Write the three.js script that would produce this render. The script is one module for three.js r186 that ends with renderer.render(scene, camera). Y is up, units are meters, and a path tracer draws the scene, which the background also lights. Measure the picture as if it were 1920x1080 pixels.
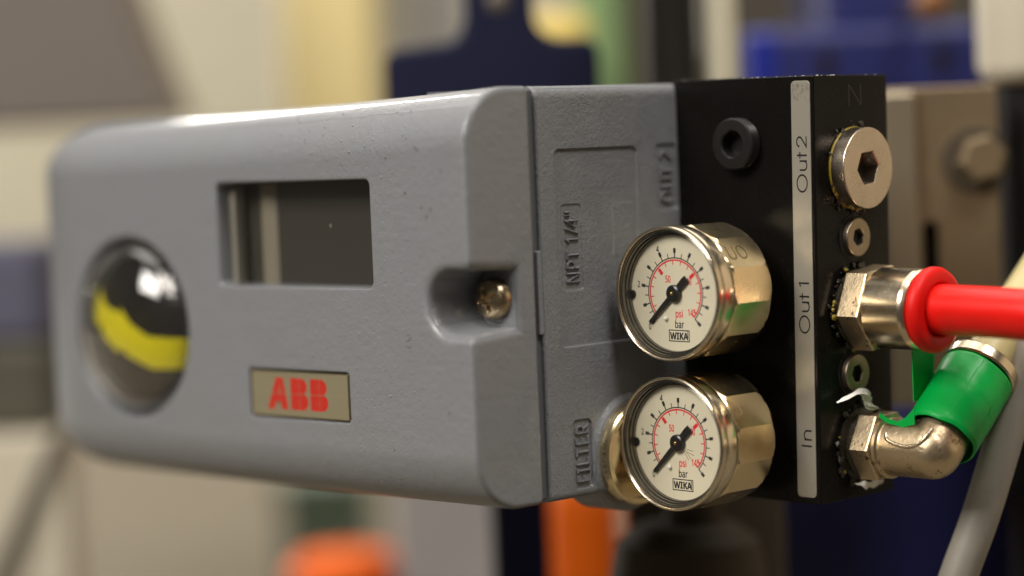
import * as THREE from 'three';
import { mergeGeometries, toCreasedNormals } from 'three/addons/utils/BufferGeometryUtils.js';
import { RoundedBoxGeometry } from 'three/addons/geometries/RoundedBoxGeometry.js';
import { RectAreaLightUniformsLib } from 'three/addons/lights/RectAreaLightUniformsLib.js';
import { TextGeometry } from 'three/addons/geometries/TextGeometry.js';
import { FontLoader } from 'three/addons/loaders/FontLoader.js';

// ---------- camera, light, exposure (the device's own axes: x out of its side, z out of its cover, y up; all in metres) ----------
const scene = new THREE.Scene();
const renderer = new THREE.WebGLRenderer({ antialias: true });
renderer.toneMapping = THREE.LinearToneMapping;
renderer.toneMappingExposure = 0.76;
renderer.shadowMap.enabled = true;
renderer.setSize(1024, 576);

const YAW = 44.4 * Math.PI / 180, PITCH = 3.3 * Math.PI / 180, ROLL = 2.3 * Math.PI / 180;
const camera = new THREE.PerspectiveCamera(2 * Math.atan(540 / 4800) * 180 / Math.PI, 1024 / 576, 0.02, 30);
camera.position.set(0.33114, 0.03422, 0.43002);
camera.rotation.order = 'YXZ';
camera.rotation.set(-PITCH, YAW, -ROLL);
camera.focus = 0.541;
camera.userData.fStop = 3.1;
scene.add(camera);

scene.background = new THREE.Color().setRGB(0.1, 0.09, 0.075);      // the dim warm hall all round
RectAreaLightUniformsLib.init();
function lamp(label, [x, y, z], w, h, power, target = [-0.05, 0, 0.02], tint = [1, 0.955, 0.89]) {
  const t = new THREE.Group(); t.name = numbered('ceiling_lamp'); t.position.set(x, y, z); t.lookAt(...target);
  t.userData = { label, category: 'lamp' };
  scene.add(t);
  const c = new THREE.Color().setRGB(...tint);
  const frame = new THREE.Mesh(new THREE.BoxGeometry(w + 0.04, h + 0.04, 0.03), new THREE.MeshStandardMaterial({ color: 0xb8b4aa, roughness: 0.5 }));
  frame.name = 'lamp_housing'; frame.position.z = -0.02; t.add(frame);
  const face = new THREE.Mesh(new THREE.PlaneGeometry(w, h), new THREE.MeshStandardMaterial({ color: 0xffffff, emissive: c, emissiveIntensity: 1.5 }));
  face.name = 'lamp_diffuser'; face.position.z = -0.003; t.add(face);
  const l = new THREE.RectAreaLight(c, power, w, h); l.name = 'lamp_glow'; l.rotation.y = Math.PI; t.add(l);
}

// ---------- helpers ----------
const used = {};
function numbered(n) { used[n] = (used[n] ?? -1) + 1; return used[n] ? n + '_' + String(used[n]).padStart(3, '0') : n; }
let seed = 7;
const rnd = () => { seed = (seed + 0x6d2b79f5) | 0; let t = Math.imul(seed ^ (seed >>> 15), 1 | seed); t = (t + Math.imul(t ^ (t >>> 7), 61 | t)) ^ t; return ((t ^ (t >>> 14)) >>> 0) / 4294967296; };
const MM = 0.001;
lamp('square lit ceiling lamp above and left of the camera', [-0.15, 0.95, 1.25], 0.75, 0.6, 22);
lamp('tall narrow lit lamp on the back wall left of the frame', [-1.55, 0.75, -0.82], 0.08, 0.6, 70);
lamp('lit ceiling lamp high on the right hand side', [0.75, 1.35, 0.2], 0.5, 0.5, 27);
lamp('very wide softly lit ceiling lamp straight above the bench', [-0.5, 1.9, -0.4], 2.4, 1.8, 1.8);
for (let k = 0; k < 3; k++) lamp(['first', 'second', 'third'][k] + ' small bright spot lamp from the left in the far row', [-1.95 + 0.04 * k, 0.34 + 0.1 * (k % 2), 0.1 - k * 0.22], 0.13, 0.13, 200);

function thing(name, label, category, pos = [0, 0, 0], group) {
  const o = new THREE.Group(); o.name = numbered(name); o.position.set(...pos.map((v) => v * MM));
  o.userData = { label, category }; if (group) o.userData.group = group;
  scene.add(o); return o;
}
function clean(g) { const q = g.index ? g.toNonIndexed() : g; for (const k of Object.keys(q.attributes)) if (!['position', 'normal', 'uv'].includes(k)) q.deleteAttribute(k); if (!q.attributes.uv) q.setAttribute('uv', new THREE.BufferAttribute(new Float32Array(q.attributes.position.count * 2), 2)); q.clearGroups(); return q; }
function boxUV(g, tile = 40) {       // uv in tiles of so many millimetres, by the side each face looks to
  const p = g.attributes.position, n = g.attributes.normal, uv = new Float32Array(p.count * 2);
  const step = g.index ? 1 : 3;
  for (let i = 0; i < p.count; i += step) {
    let a = 0, b = 0, c = 0; for (let k = 0; k < step; k++) { a += n.getX(i + k); b += n.getY(i + k); c += n.getZ(i + k); }
    a = Math.abs(a); b = Math.abs(b); c = Math.abs(c);
    for (let k = 0; k < step; k++) {
      const x = p.getX(i + k), y = p.getY(i + k), z = p.getZ(i + k);
      const [u, v] = a > b && a > c ? [z + 11, y + 5] : b > c ? [x, z] : [x, y];
      uv[(i + k) * 2] = u / tile; uv[(i + k) * 2 + 1] = v / tile;
    }
  }
  g.setAttribute('uv', new THREE.BufferAttribute(uv, 2)); return g;
}
function part(name, geos, mat, parent, { tile = 40, keepUV = false, kind, label } = {}) {   // geometry in mm -> one named mesh
  let g = Array.isArray(geos) ? (geos.length > 1 ? mergeGeometries(geos.map(clean)) : geos[0]) : geos;
  if (!keepUV) boxUV(g.index || !Array.isArray(geos) ? g : g, tile);
  g.scale(MM, MM, MM);
  const m = new THREE.Mesh(g, mat); m.name = name; m.castShadow = m.receiveShadow = true;
  if (kind) m.userData.kind = kind; if (label) m.userData.label = label;
  parent.add(m); return m;
}
const mv = (g, x, y, z) => g.translate(x, y, z);
const box = (x0, x1, y0, y1, z0, z1, r = 0, s = 3) => mv(r ? new RoundedBoxGeometry(x1 - x0, y1 - y0, z1 - z0, s, r) : new THREE.BoxGeometry(x1 - x0, y1 - y0, z1 - z0), (x0 + x1) / 2, (y0 + y1) / 2, (z0 + z1) / 2);
function lathe(pts, seg = 96, crease = true) {     // profile [radius, along] about y; corners stay sharp
  const gs = [];
  if (!crease) return new THREE.LatheGeometry(pts.map((p) => new THREE.Vector2(...p)), seg);
  for (let i = 0; i + 1 < pts.length; i++) if (Math.hypot(pts[i][0] - pts[i + 1][0], pts[i][1] - pts[i + 1][1]) > 1e-6) gs.push(clean(new THREE.LatheGeometry([new THREE.Vector2(...pts[i]), new THREE.Vector2(...pts[i + 1])], seg)));
  return mergeGeometries(gs);
}
const alongX = (g) => g.rotateZ(-Math.PI / 2), alongZ = (g) => g.rotateX(Math.PI / 2);
const tube = (pts, r, seg = 60, rs = 20) => new THREE.TubeGeometry(new THREE.CatmullRomCurve3(pts.map((p) => new THREE.Vector3(...p))), seg, r, rs, false);
function ring(n, r, turn = 0) { return Array.from({ length: n }, (_, i) => new THREE.Vector2(r * Math.cos(turn + i * 2 * Math.PI / n), r * Math.sin(turn + i * 2 * Math.PI / n))); }
function prism(n, r, len, turn = 0, bevel = 0.4, hole = 0) {      // n-sided bar along +z from 0 to len
  const s = new THREE.Shape(ring(n, r - bevel, turn));
  if (hole) s.holes.push(new THREE.Path(ring(40, hole)));
  return mv(new THREE.ExtrudeGeometry(s, { depth: len - 2 * bevel, bevelThickness: bevel, bevelSize: bevel, bevelSegments: 2 }), 0, 0, bevel);
}
function socketHead(R, hexR, h, bevel, turn = 0) {      // round head with a hexagon socket, axis +z, front at h
  const s = new THREE.Shape(ring(72, R - bevel));
  s.holes.push(new THREE.Path(ring(6, hexR + bevel * 0.6, turn).reverse()));
  return mv(new THREE.ExtrudeGeometry(s, { depth: h - 2 * bevel, bevelThickness: bevel, bevelSize: bevel, bevelOffset: 0, bevelSegments: 3 }), 0, 0, bevel);
}
const zToX = (g) => g.rotateY(Math.PI / 2);

// ---------- textures ----------
function noise(N, cells, sd) {    // tileable value noise, 0..1
  const L = new Float32Array(cells * cells); let s = sd; for (let i = 0; i < L.length; i++) { s = (Math.imul(s, 1664525) + 1013904223) | 0; L[i] = ((s >>> 8) & 0xffff) / 65535; }
  const out = new Float32Array(N * N), f = (t) => t * t * (3 - 2 * t);
  for (let y = 0; y < N; y++) for (let x = 0; x < N; x++) {
    const u = x / N * cells, v = y / N * cells, i = Math.floor(u), j = Math.floor(v), a = f(u - i), b = f(v - j), i1 = (i + 1) % cells, j1 = (j + 1) % cells;
    out[y * N + x] = (L[j * cells + i] * (1 - a) + L[j * cells + i1] * a) * (1 - b) + (L[j1 * cells + i] * (1 - a) + L[j1 * cells + i1] * a) * b;
  }
  return out;
}
function tex(N, fn, srgb = false) {
  const d = new Uint8Array(N * N * 4);
  for (let i = 0; i < N * N; i++) { const c = fn(i % N, Math.floor(i / N), i); for (let k = 0; k < 3; k++) d[i * 4 + k] = Math.max(0, Math.min(255, 255 * (c.length ? c[k] : c))); d[i * 4 + 3] = 255; }
  const t = new THREE.DataTexture(d, N, N); t.wrapS = t.wrapT = THREE.RepeatWrapping; t.magFilter = THREE.LinearFilter; t.minFilter = THREE.LinearMipmapLinearFilter; t.needsUpdate = true;
  if (srgb) t.colorSpace = THREE.SRGBColorSpace; return t;
}
const NA = noise(512, 128, 3), NB = noise(512, 40, 5), NC = noise(512, 12, 9), ND = noise(512, 256, 17), NE = noise(512, 5, 23);
const specks = new Float32Array(512 * 512);
for (let k = 0; k < 300; k++) { const x = rnd() * 512, y = rnd() * 512, r = 1.2 + 3.4 * rnd() ** 3, h = (rnd() < 0.7 ? 1 : -0.7) * (0.3 + 0.7 * rnd()); for (let j = -5; j <= 5; j++) for (let i = -5; i <= 5; i++) { const d = Math.hypot(i, j) / r; if (d < 1) { const q = ((Math.floor(y + j) + 512) % 512) * 512 + (Math.floor(x + i) + 512) % 512; specks[q] += h * (1 - d * d); } } }
const paintBump = tex(512, (x, y, i) => 0.4 + 0.1 * NA[i] + 0.13 * NB[i] + 0.1 * NC[i] + 0.32 * specks[i]);
const castBump = tex(512, (x, y, i) => 0.3 + 0.24 * NA[i] + 0.2 * NB[i] + 0.12 * ND[i] + 0.25 * specks[i]);
const grime = tex(512, (x, y, i) => { const g = 0.9 + 0.1 * NC[i] - 0.08 * Math.max(0, NB[i] - 0.72) / 0.28 - 0.5 * Math.max(0, NA[i] * NC[i] - 0.74); const w = Math.max(0, NE[i] * NB[i] - 0.62); return [g - 0.1 * w, g - 0.2 * w, g - 0.45 * w]; });
const faint = tex(512, (x, y, i) => { const g = 0.97 + 0.03 * NC[i] - 0.3 * Math.max(0, NA[i] * NB[i] - 0.8); const w = Math.max(0, NB[i] * NE[i] - 0.6) * 0.5; return [g - 0.1 * w, g - 0.2 * w, g - 0.03 * NE[i] - 0.4 * w]; });
const smudge = tex(512, (x, y, i) => 0.72 + 0.28 * (0.5 * NB[i] + 0.3 * NC[i] + 0.2 * NA[i]) + 0.1 * (NC[i] - 0.5));
const brushed = tex(512, (x, y, i) => 0.5 * NA[(y * 512) % (512 * 512) + (x >> 4)] + 0.5 * ND[(y * 512) % (512 * 512) + (x >> 5)]);
const soil = tex(512, (x, y, i) => { const d = Math.min(0.85, Math.max(0, NC[i] * 0.5 + NB[i] * 0.35 + NA[i] * 0.35 - 0.72) * 4); return [1 - d * 0.9, 1 - d * 0.95, 1 - d]; });
function canvasTex(w, h, draw) { const c = document.createElement('canvas'); c.width = w; c.height = h; const g = c.getContext('2d'); draw(g, w, h); const t = new THREE.CanvasTexture(c); t.colorSpace = THREE.SRGBColorSpace; t.anisotropy = 8; return t; }

// ---------- materials ----------
const std = (r, g, b, rough, metal = 0, extra = {}) => new THREE.MeshPhysicalMaterial({ color: new THREE.Color().setRGB(r, g, b), roughness: rough, metalness: metal, ...extra });
const M = {
  paint: std(0.203, 0.208, 0.223, 0.5, 0, { map: faint, bumpMap: paintBump, bumpScale: 0.0004, clearcoat: 0.4, clearcoatRoughness: 0.07 }),
  cast: std(0.19, 0.196, 0.208, 0.5, 0, { map: grime, bumpMap: castBump, bumpScale: 0.00028, roughnessMap: smudge, clearcoat: 0.2, clearcoatRoughness: 0.3 }),
  gasket: std(0.03, 0.03, 0.032, 0.6),
  black: std(0.006, 0.0052, 0.0045, 0.3, 0, { specularIntensity: 0.22, bumpMap: castBump, bumpScale: 0.00002, roughnessMap: smudge }),
  blackGloss: std(0.012, 0.011, 0.01, 0.3),
  blackMatt: std(0.008, 0.008, 0.008, 0.7),
  nickel: std(0.64, 0.54, 0.39, 0.28, 1, { roughnessMap: smudge, bumpMap: castBump, bumpScale: 0.00002 }),
  dullNickel: std(0.66, 0.55, 0.43, 0.36, 1, { roughnessMap: smudge, bumpMap: castBump, bumpScale: 0.00004, map: grime }),
  soiledNickel: std(0.58, 0.46, 0.3, 0.46, 1, { map: soil, roughnessMap: smudge, bumpMap: castBump, bumpScale: 0.00008 }),
  brass: std(0.78, 0.64, 0.4, 0.28, 1, { roughnessMap: smudge }),
  chrome: std(0.66, 0.57, 0.43, 0.24, 1, { roughnessMap: smudge }),
  dullScrew: std(0.36, 0.29, 0.21, 0.5, 1, { roughnessMap: smudge, bumpMap: castBump, bumpScale: 0.0001, map: grime }),
  screw: std(0.46, 0.36, 0.23, 0.32, 1, { roughnessMap: smudge, bumpMap: castBump, bumpScale: 0.00006 }),
  glass: std(1, 1, 1, 0.02, 0, { transmission: 1, thickness: 0, ior: 1.49 }),
  display: std(0.034, 0.03, 0.023, 0.45),
  displayEdge: std(0.2, 0.175, 0.125, 0.6),
  yellow: std(0.95, 0.82, 0.0, 0.55),
  red: std(0.66, 0.006, 0.004, 0.45, 0, { specularIntensity: 0.5 }),
  redTube: std(0.78, 0.01, 0.006, 0.4, 0, { specularIntensity: 0.6, map: grime, roughnessMap: smudge, bumpMap: paintBump, bumpScale: 0.00003 }),
  green: std(0.0, 0.33, 0.05, 0.36, 0, { bumpMap: paintBump, bumpScale: 0.00008, specularIntensity: 0.6 }),
  ptfe: std(0.72, 0.7, 0.64, 0.6, 0, { bumpMap: castBump, bumpScale: 0.0003 }),
  crud: std(0.022, 0.018, 0.01, 0.35, 0, { bumpMap: castBump, bumpScale: 0.0003 }),
  sealant: std(0.26, 0.19, 0.02, 0.35),
  yellowTube: std(0.5, 0.42, 0.2, 0.4),
  cable: std(0.25, 0.228, 0.19, 0.5, 0, { map: grime }),
};

// ---------- the setting: a bench and a wall behind, turned like the camera; room(right, y, away) is in mm from the camera's foot ----------
const FOOT = new THREE.Vector3(331.14, 0, 430.02), RIGHT = new THREE.Vector3(0.71447, 0, -0.69966), AWAY = new THREE.Vector3(-0.69966, 0, -0.71447);
const room = (r, y, a) => { const v = FOOT.clone().addScaledVector(RIGHT, r).addScaledVector(AWAY, a); return [v.x, y, v.z]; };
const BENCH = -150;
function back(name, label, category, r, a, turn = 0, y = BENCH) { const o = thing(name, label, category, room(r, y, a)); o.rotation.y = YAW + turn; return o; }   // local x right, z towards the camera
{
  const f = new THREE.Group(); f.name = 'bench_top'; f.position.set(...room(0, BENCH, 1300).map((v) => v * MM)); f.rotation.y = YAW; f.userData.kind = 'structure'; scene.add(f);
  part('bench_panel', [box(-2200, 2200, -40, 0, -1000, 900)], std(0.16, 0.137, 0.1, 0.85, 0, { map: grime, specularIntensity: 0.08 }), f, { tile: 300 });
  const w = new THREE.Group(); w.name = 'wall'; w.position.set(...room(0, BENCH, 2300).map((v) => v * MM)); w.rotation.y = YAW; w.userData.kind = 'structure'; scene.add(w);
  part('wall_panel', [box(-2200, 2200, 0, 760, -60, 0)], std(0.48, 0.445, 0.345, 0.9, 0, { map: grime, specularIntensity: 0.2 }), w, { tile: 400 });
  const e = new THREE.Group(); e.name = 'side_wall'; e.position.set(...room(1350, BENCH, 900).map((v) => v * MM)); e.rotation.y = YAW; e.userData.kind = 'structure'; scene.add(e);
  part('wall_panel', [box(0, 60, 0, 900, -1200, 900)], std(0.6, 0.5, 0.36, 0.8, 0, { map: grime }), e, { tile: 400 });
}

// ---------- the valve positioner ----------
const XS = -37.3;             // plane of its side
const pos = thing('valve_positioner', 'grey cast metal valve positioner with display window, round dome and red lettered badge', 'valve positioner');
const smax = (a, b, k) => { const h = Math.max(k - Math.abs(a - b), 0) / k; return Math.max(a, b) + h * h * k / 4; };
const rrect = (x, y, cx, cy, hx, hy, r) => { const qx = Math.abs(x - cx) - hx + r, qy = Math.abs(y - cy) - hy + r; return Math.hypot(Math.max(qx, 0), Math.max(qy, 0)) + Math.min(Math.max(qx, qy), 0) - r; };
const DOME = [-150.5, -5.9];
function coverField(x, y, z) {
  const t = Math.max(0, XS - x) / 146, top = 45.4 - 6 * t * (1 - 0.42 * t), bot = -42 + 1.2 * t * t;
  const cy = (top + bot) / 2, hy = (top - bot) / 2;
  const xs = x < -171 ? -171 + (x + 171) * 0.58 : x, R = 12.5, qx = Math.abs(xs + 90) - 93.5 + R, qy = Math.abs(y - cy) - hy + R, qz = z - 65.9 + R + 0.0;
  let d = Math.hypot(Math.max(qx, 0), Math.max(qy, 0), Math.max(qz, 0)) + Math.min(Math.max(qx, qy, qz), 0) - R;
  d = smax(d, x - XS, 1.3);
  d = smax(d, 46.8 - z, 0.8);
  const px = x > -43.2 ? 0 : x + 43.2, pk = Math.max(Math.hypot(px, y - 1.5) - (5.9 + Math.max(0, z - 52.5) * 0.06), 52.5 - z);
  d = smax(d, -pk, 2.2);
  d = smax(d, -Math.max(rrect(x, y, -91.7, 15.8, 25.2, 11.4, 1.4), 57 - z), 0.7);
  d = smax(d, -Math.max(rrect(x, y, -91.7, -19.3, 16.5, 5.35, 0.9), 65.0 - z), 0.4);
  d = smax(d, -Math.max(Math.hypot(x - DOME[0], y - DOME[1]) - 20.7, 54 - z), 1.6);
  return d;
}
function surfaceNet(f, lo, hi, h) {
  const n = [0, 1, 2].map((k) => Math.ceil((hi[k] - lo[k]) / h) + 1), [nx, ny, nz] = n, V = new Float32Array(nx * ny * nz);
  for (let k = 0, i = 0; k < nz; k++) for (let j = 0; j < ny; j++) for (let q = 0; q < nx; q++) V[i++] = f(lo[0] + q * h, lo[1] + j * h, lo[2] + k * h);
  const cell = new Int32Array(nx * ny * nz).fill(-1), P = [], I = [], sx = 1, sy = nx, sz = nx * ny, off = [0, sx, sy, sx + sy, sz, sx + sz, sy + sz, sx + sy + sz];
  const edges = []; for (let a = 0; a < 8; a++) for (const b of [1, 2, 4]) if (!(a & b)) edges.push([a, a | b]);
  const e = 0.02, grad = (x, y, z) => [f(x + e, y, z) - f(x - e, y, z), f(x, y + e, z) - f(x, y - e, z), f(x, y, z + e) - f(x, y, z - e)].map((v) => v / (2 * e));
  for (let k = 0; k < nz - 1; k++) for (let j = 0; j < ny - 1; j++) for (let q = 0; q < nx - 1; q++) {
    const i = q + j * sy + k * sz; let m = 0; for (let c = 0; c < 8; c++) if (V[i + off[c]] < 0) m |= 1 << c;
    if (m === 0 || m === 255) continue;
    let x = 0, y = 0, z = 0, cnt = 0;
    for (const [a, b] of edges) { if (((m >> a) & 1) === ((m >> b) & 1)) continue; const va = V[i + off[a]], t = va / (va - V[i + off[b]]); x += (a & 1) + t * ((b & 1) - (a & 1)); y += ((a >> 1) & 1) + t * (((b >> 1) & 1) - ((a >> 1) & 1)); z += (a >> 2) + t * ((b >> 2) - (a >> 2)); cnt++; }
    let p = [lo[0] + (q + x / cnt) * h, lo[1] + (j + y / cnt) * h, lo[2] + (k + z / cnt) * h];
    for (let it = 0; it < 2; it++) { const d = f(...p), g = grad(...p), l = g[0] ** 2 + g[1] ** 2 + g[2] ** 2; if (l > 0.2) { const s = Math.max(-0.25, Math.min(0.25, d / l)); p = p.map((v, c) => v - s * g[c]); } }
    cell[i] = P.length / 3; P.push(...p);
  }
  const quad = (a, b, c, d, flip) => { if (a < 0 || b < 0 || c < 0 || d < 0) return; flip ? I.push(a, c, b, a, d, c) : I.push(a, b, c, a, c, d); };
  for (let k = 1; k < nz - 1; k++) for (let j = 1; j < ny - 1; j++) for (let q = 1; q < nx - 1; q++) {
    const i = q + j * sy + k * sz, s = V[i] < 0;
    if (s !== V[i + sx] < 0) quad(cell[i - sy - sz], cell[i - sz], cell[i], cell[i - sy], !s);
    if (s !== V[i + sy] < 0) quad(cell[i - sx - sz], cell[i - sx], cell[i], cell[i - sz], !s);
    if (s !== V[i + sz] < 0) quad(cell[i - sx - sy], cell[i - sy], cell[i], cell[i - sx], !s);
  }
  const g = new THREE.BufferGeometry(), N = new Float32Array(P.length);
  for (let i = 0; i < P.length; i += 3) { const v = grad(P[i], P[i + 1], P[i + 2]), l = Math.hypot(...v) || 1; N[i] = v[0] / l; N[i + 1] = v[1] / l; N[i + 2] = v[2] / l; }
  g.setAttribute('position', new THREE.BufferAttribute(new Float32Array(P), 3)); g.setAttribute('normal', new THREE.BufferAttribute(N, 3)); g.setIndex(I); return g;
}
const cover = part('cover', surfaceNet(coverField, [-196, -44, 45.2], [-35.5, 47.4, 68], 0.5), M.paint, pos, { tile: 46 });

{
  const g = [], spot = (x, y, w, h, a) => g.push(mv(new THREE.SphereGeometry(0.5, 8, 6).scale(w, h, 0.05).rotateZ(a), x, y, 65.9));
  for (let k = 0; k < 7; k++) spot(-57 + 2.2 * rnd(), -5.5 - 4.4 * k / 7 + rnd(), 0.35 + 1.2 * rnd(), 0.2, 0.2);
  for (const [x, y] of [[-51, 20.5], [-49.8, 18.6], [-48.4, 20], [-55.5, 24], [-62, -30], [-99, -22], [-45.5, -22], [-52, 33], [-75, 30], [-120, 18], [-61, 31.5], [-44.5, 28]]) for (let k = 0; k < 2; k++) spot(x + rnd(), y + rnd(), 0.2 + 0.5 * rnd(), 0.2 + 0.5 * rnd(), rnd() * 3);
  part('scuff_mark', g, std(0.11, 0.085, 0.05, 0.6), cover);
  const d = []; for (let k = 0; k < 60; k++) { const x = -128 + 92 * rnd() ** 0.8, t = 0.15 + 1.1 * rnd(); d.push(mv(new THREE.SphereGeometry(0.14 + 0.16 * rnd(), 8, 6), x, 45.4 - 12.5 - 6 * (-37.3 - x) / 146 * (1 + 0.42 * (37.3 + x) / 146) + 12.45 * Math.sin(t * 0.75), 65.9 - 12.5 + 12.45 * Math.cos(t * 0.75))); }
  part('dust_grain', d, M.paint, cover, { kind: 'stuff' });
}
// cover screw: pan head with a cross recess
{
  const s = new THREE.Group(); s.name = 'cover_screw'; s.position.set(-43.3 * MM, 1.5 * MM, 52.6 * MM); s.rotation.z = 0.35; pos.add(s);
  const R = 4.5, H = 3.2, g = new THREE.CircleGeometry(1, 64), P = [], I = [], NR = 40, NT = 96;
  const hgt = (x, y) => { const r = Math.hypot(x, y) / R; const dome = r < 0.72 ? H - 0.55 * (r / 0.72) ** 2 : (H - 0.55) * Math.sqrt(Math.max(0, 1 - ((r - 0.72) / 0.28) ** 2)); const a = Math.min(Math.abs(x), Math.abs(y)), b = Math.max(Math.abs(x), Math.abs(y)); const w = 0.62 - 0.1 * b / 3; const arm = Math.max(a - w, b - 2.7), core = Math.hypot(x, y) - 1.3; const c = Math.min(arm, core); return dome - 1.9 * Math.max(0, Math.min(1, -c / 0.32)) * (1 - b / 5); };
  for (let i = 0; i <= NR; i++) for (let j = 0; j < NT; j++) { const r = R * (i / NR) ** 0.9, a = j / NT * 2 * Math.PI; P.push(r * Math.cos(a), r * Math.sin(a), hgt(r * Math.cos(a), r * Math.sin(a))); }
  for (let i = 0; i < NR; i++) for (let j = 0; j < NT; j++) { const a = i * NT + j, b = i * NT + (j + 1) % NT, c = a + NT, d = b + NT; I.push(a, c, d, a, d, b); }
  const hg = new THREE.BufferGeometry(); hg.setAttribute('position', new THREE.Float32BufferAttribute(P, 3)); hg.setIndex(I); hg.computeVertexNormals();
  part('screw_head', hg, M.screw, s);
}
// display window
{
  const w = new THREE.Group(); w.name = 'display_window'; pos.add(w);
  part('window_pane', [mv(new THREE.PlaneGeometry(50.6, 23), -91.7, 15.8, 62.6)], std(1, 1, 1, 0.2, 0, { transmission: 1, thickness: 0, ior: 1.49 }), w);
  part('dust_speck', [mv(new THREE.SphereGeometry(0.35, 10, 8).scale(0.7, 1.3, 0.2), -82.5, 17.4, 62.7)], std(0.22, 0.2, 0.16, 0.6), w);
  part('screen', [box(-106, -66.2, 4.2, 27.4, 57.4, 58.6)], M.display, w);
  part('screen_back', [box(-117.2, -108.5, 4.2, 27.4, 57.2, 58.2)], M.display, w);
  part('screen_edge', [mv(new THREE.CylinderGeometry(3.2, 3.2, 23.2, 40).scale(1, 1, 0.5), -107.5, 15.8, 57.8)], M.displayEdge, w);
  part('window_frame', [box(-116.85, -115.0, 4.5, 27.1, 59.5, 62.3, 0.3)], std(0.24, 0.22, 0.18, 0.5), w);
  part('window_gasket', [box(-116.8, -66.5, 26.6, 27.2, 58, 61.8)], M.gasket, w);
}
// badge
{
  const t = canvasTex(1024, 330, (g, w, h) => {
    g.fillStyle = '#8f866c'; g.fillRect(0, 0, w, h);
    for (let y = 0; y < h; y++) { g.fillStyle = `rgba(${rnd() < 0.5 ? '0,0,0' : '255,250,220'},${0.05 * rnd()})`; g.fillRect(0, y, w, 1); }
    g.fillStyle = g.strokeStyle = '#cc3326'; g.lineJoin = 'miter';
    const y0 = 42, y1 = 282, A = [[186, 360]], X = [390, 595];
    g.beginPath(); g.moveTo(165, y1); g.lineTo(262, y0); g.lineTo(338, y0); g.lineTo(388, y1); g.lineTo(318, y1); g.lineTo(304, 226); g.lineTo(252, 226); g.lineTo(236, y1); g.closePath(); g.fill();
    for (const x of [418, 628]) { g.beginPath(); g.moveTo(x, y0); g.lineTo(x + 110, y0); g.bezierCurveTo(x + 190, y0, x + 192, 148, x + 138, 158); g.bezierCurveTo(x + 205, 168, x + 205, y1, x + 118, y1); g.lineTo(x, y1); g.closePath(); g.fill(); }
    g.fillStyle = '#968c70';
    g.beginPath(); g.moveTo(278, 160); g.lineTo(300, 96); g.lineTo(306, 96); g.lineTo(316, 160); g.closePath(); g.globalAlpha = 0.5; g.fill(); g.globalAlpha = 1;
    g.globalAlpha = 0.55; g.fillRect(150, 158, 700, 8); g.fillRect(297, 30, 6, 260); g.fillRect(512, 30, 6, 260); g.fillRect(724, 30, 6, 260); g.globalAlpha = 1;
    for (const x of [470, 684]) { g.globalAlpha = 0.3; g.fillRect(x, 92, 46, 10); g.fillRect(x, 222, 50, 10); g.globalAlpha = 1; }
  });
  const b = part('badge', [box(-107.9, -75.5, -24.4, -14.2, 65.0, 65.75, 0.25)], std(0.36, 0.31, 0.2, 0.34, 1, { bumpMap: brushed, bumpScale: 0.00002 }), pos);
  const l = new THREE.PlaneGeometry(31.6, 9.6); mv(l, -91.7, -19.3, 65.757);
  part('badge_lettering', l, new THREE.MeshPhysicalMaterial({ map: t, roughness: 0.42, metalness: 0.25 }), b, { keepUV: true });
}
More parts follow.
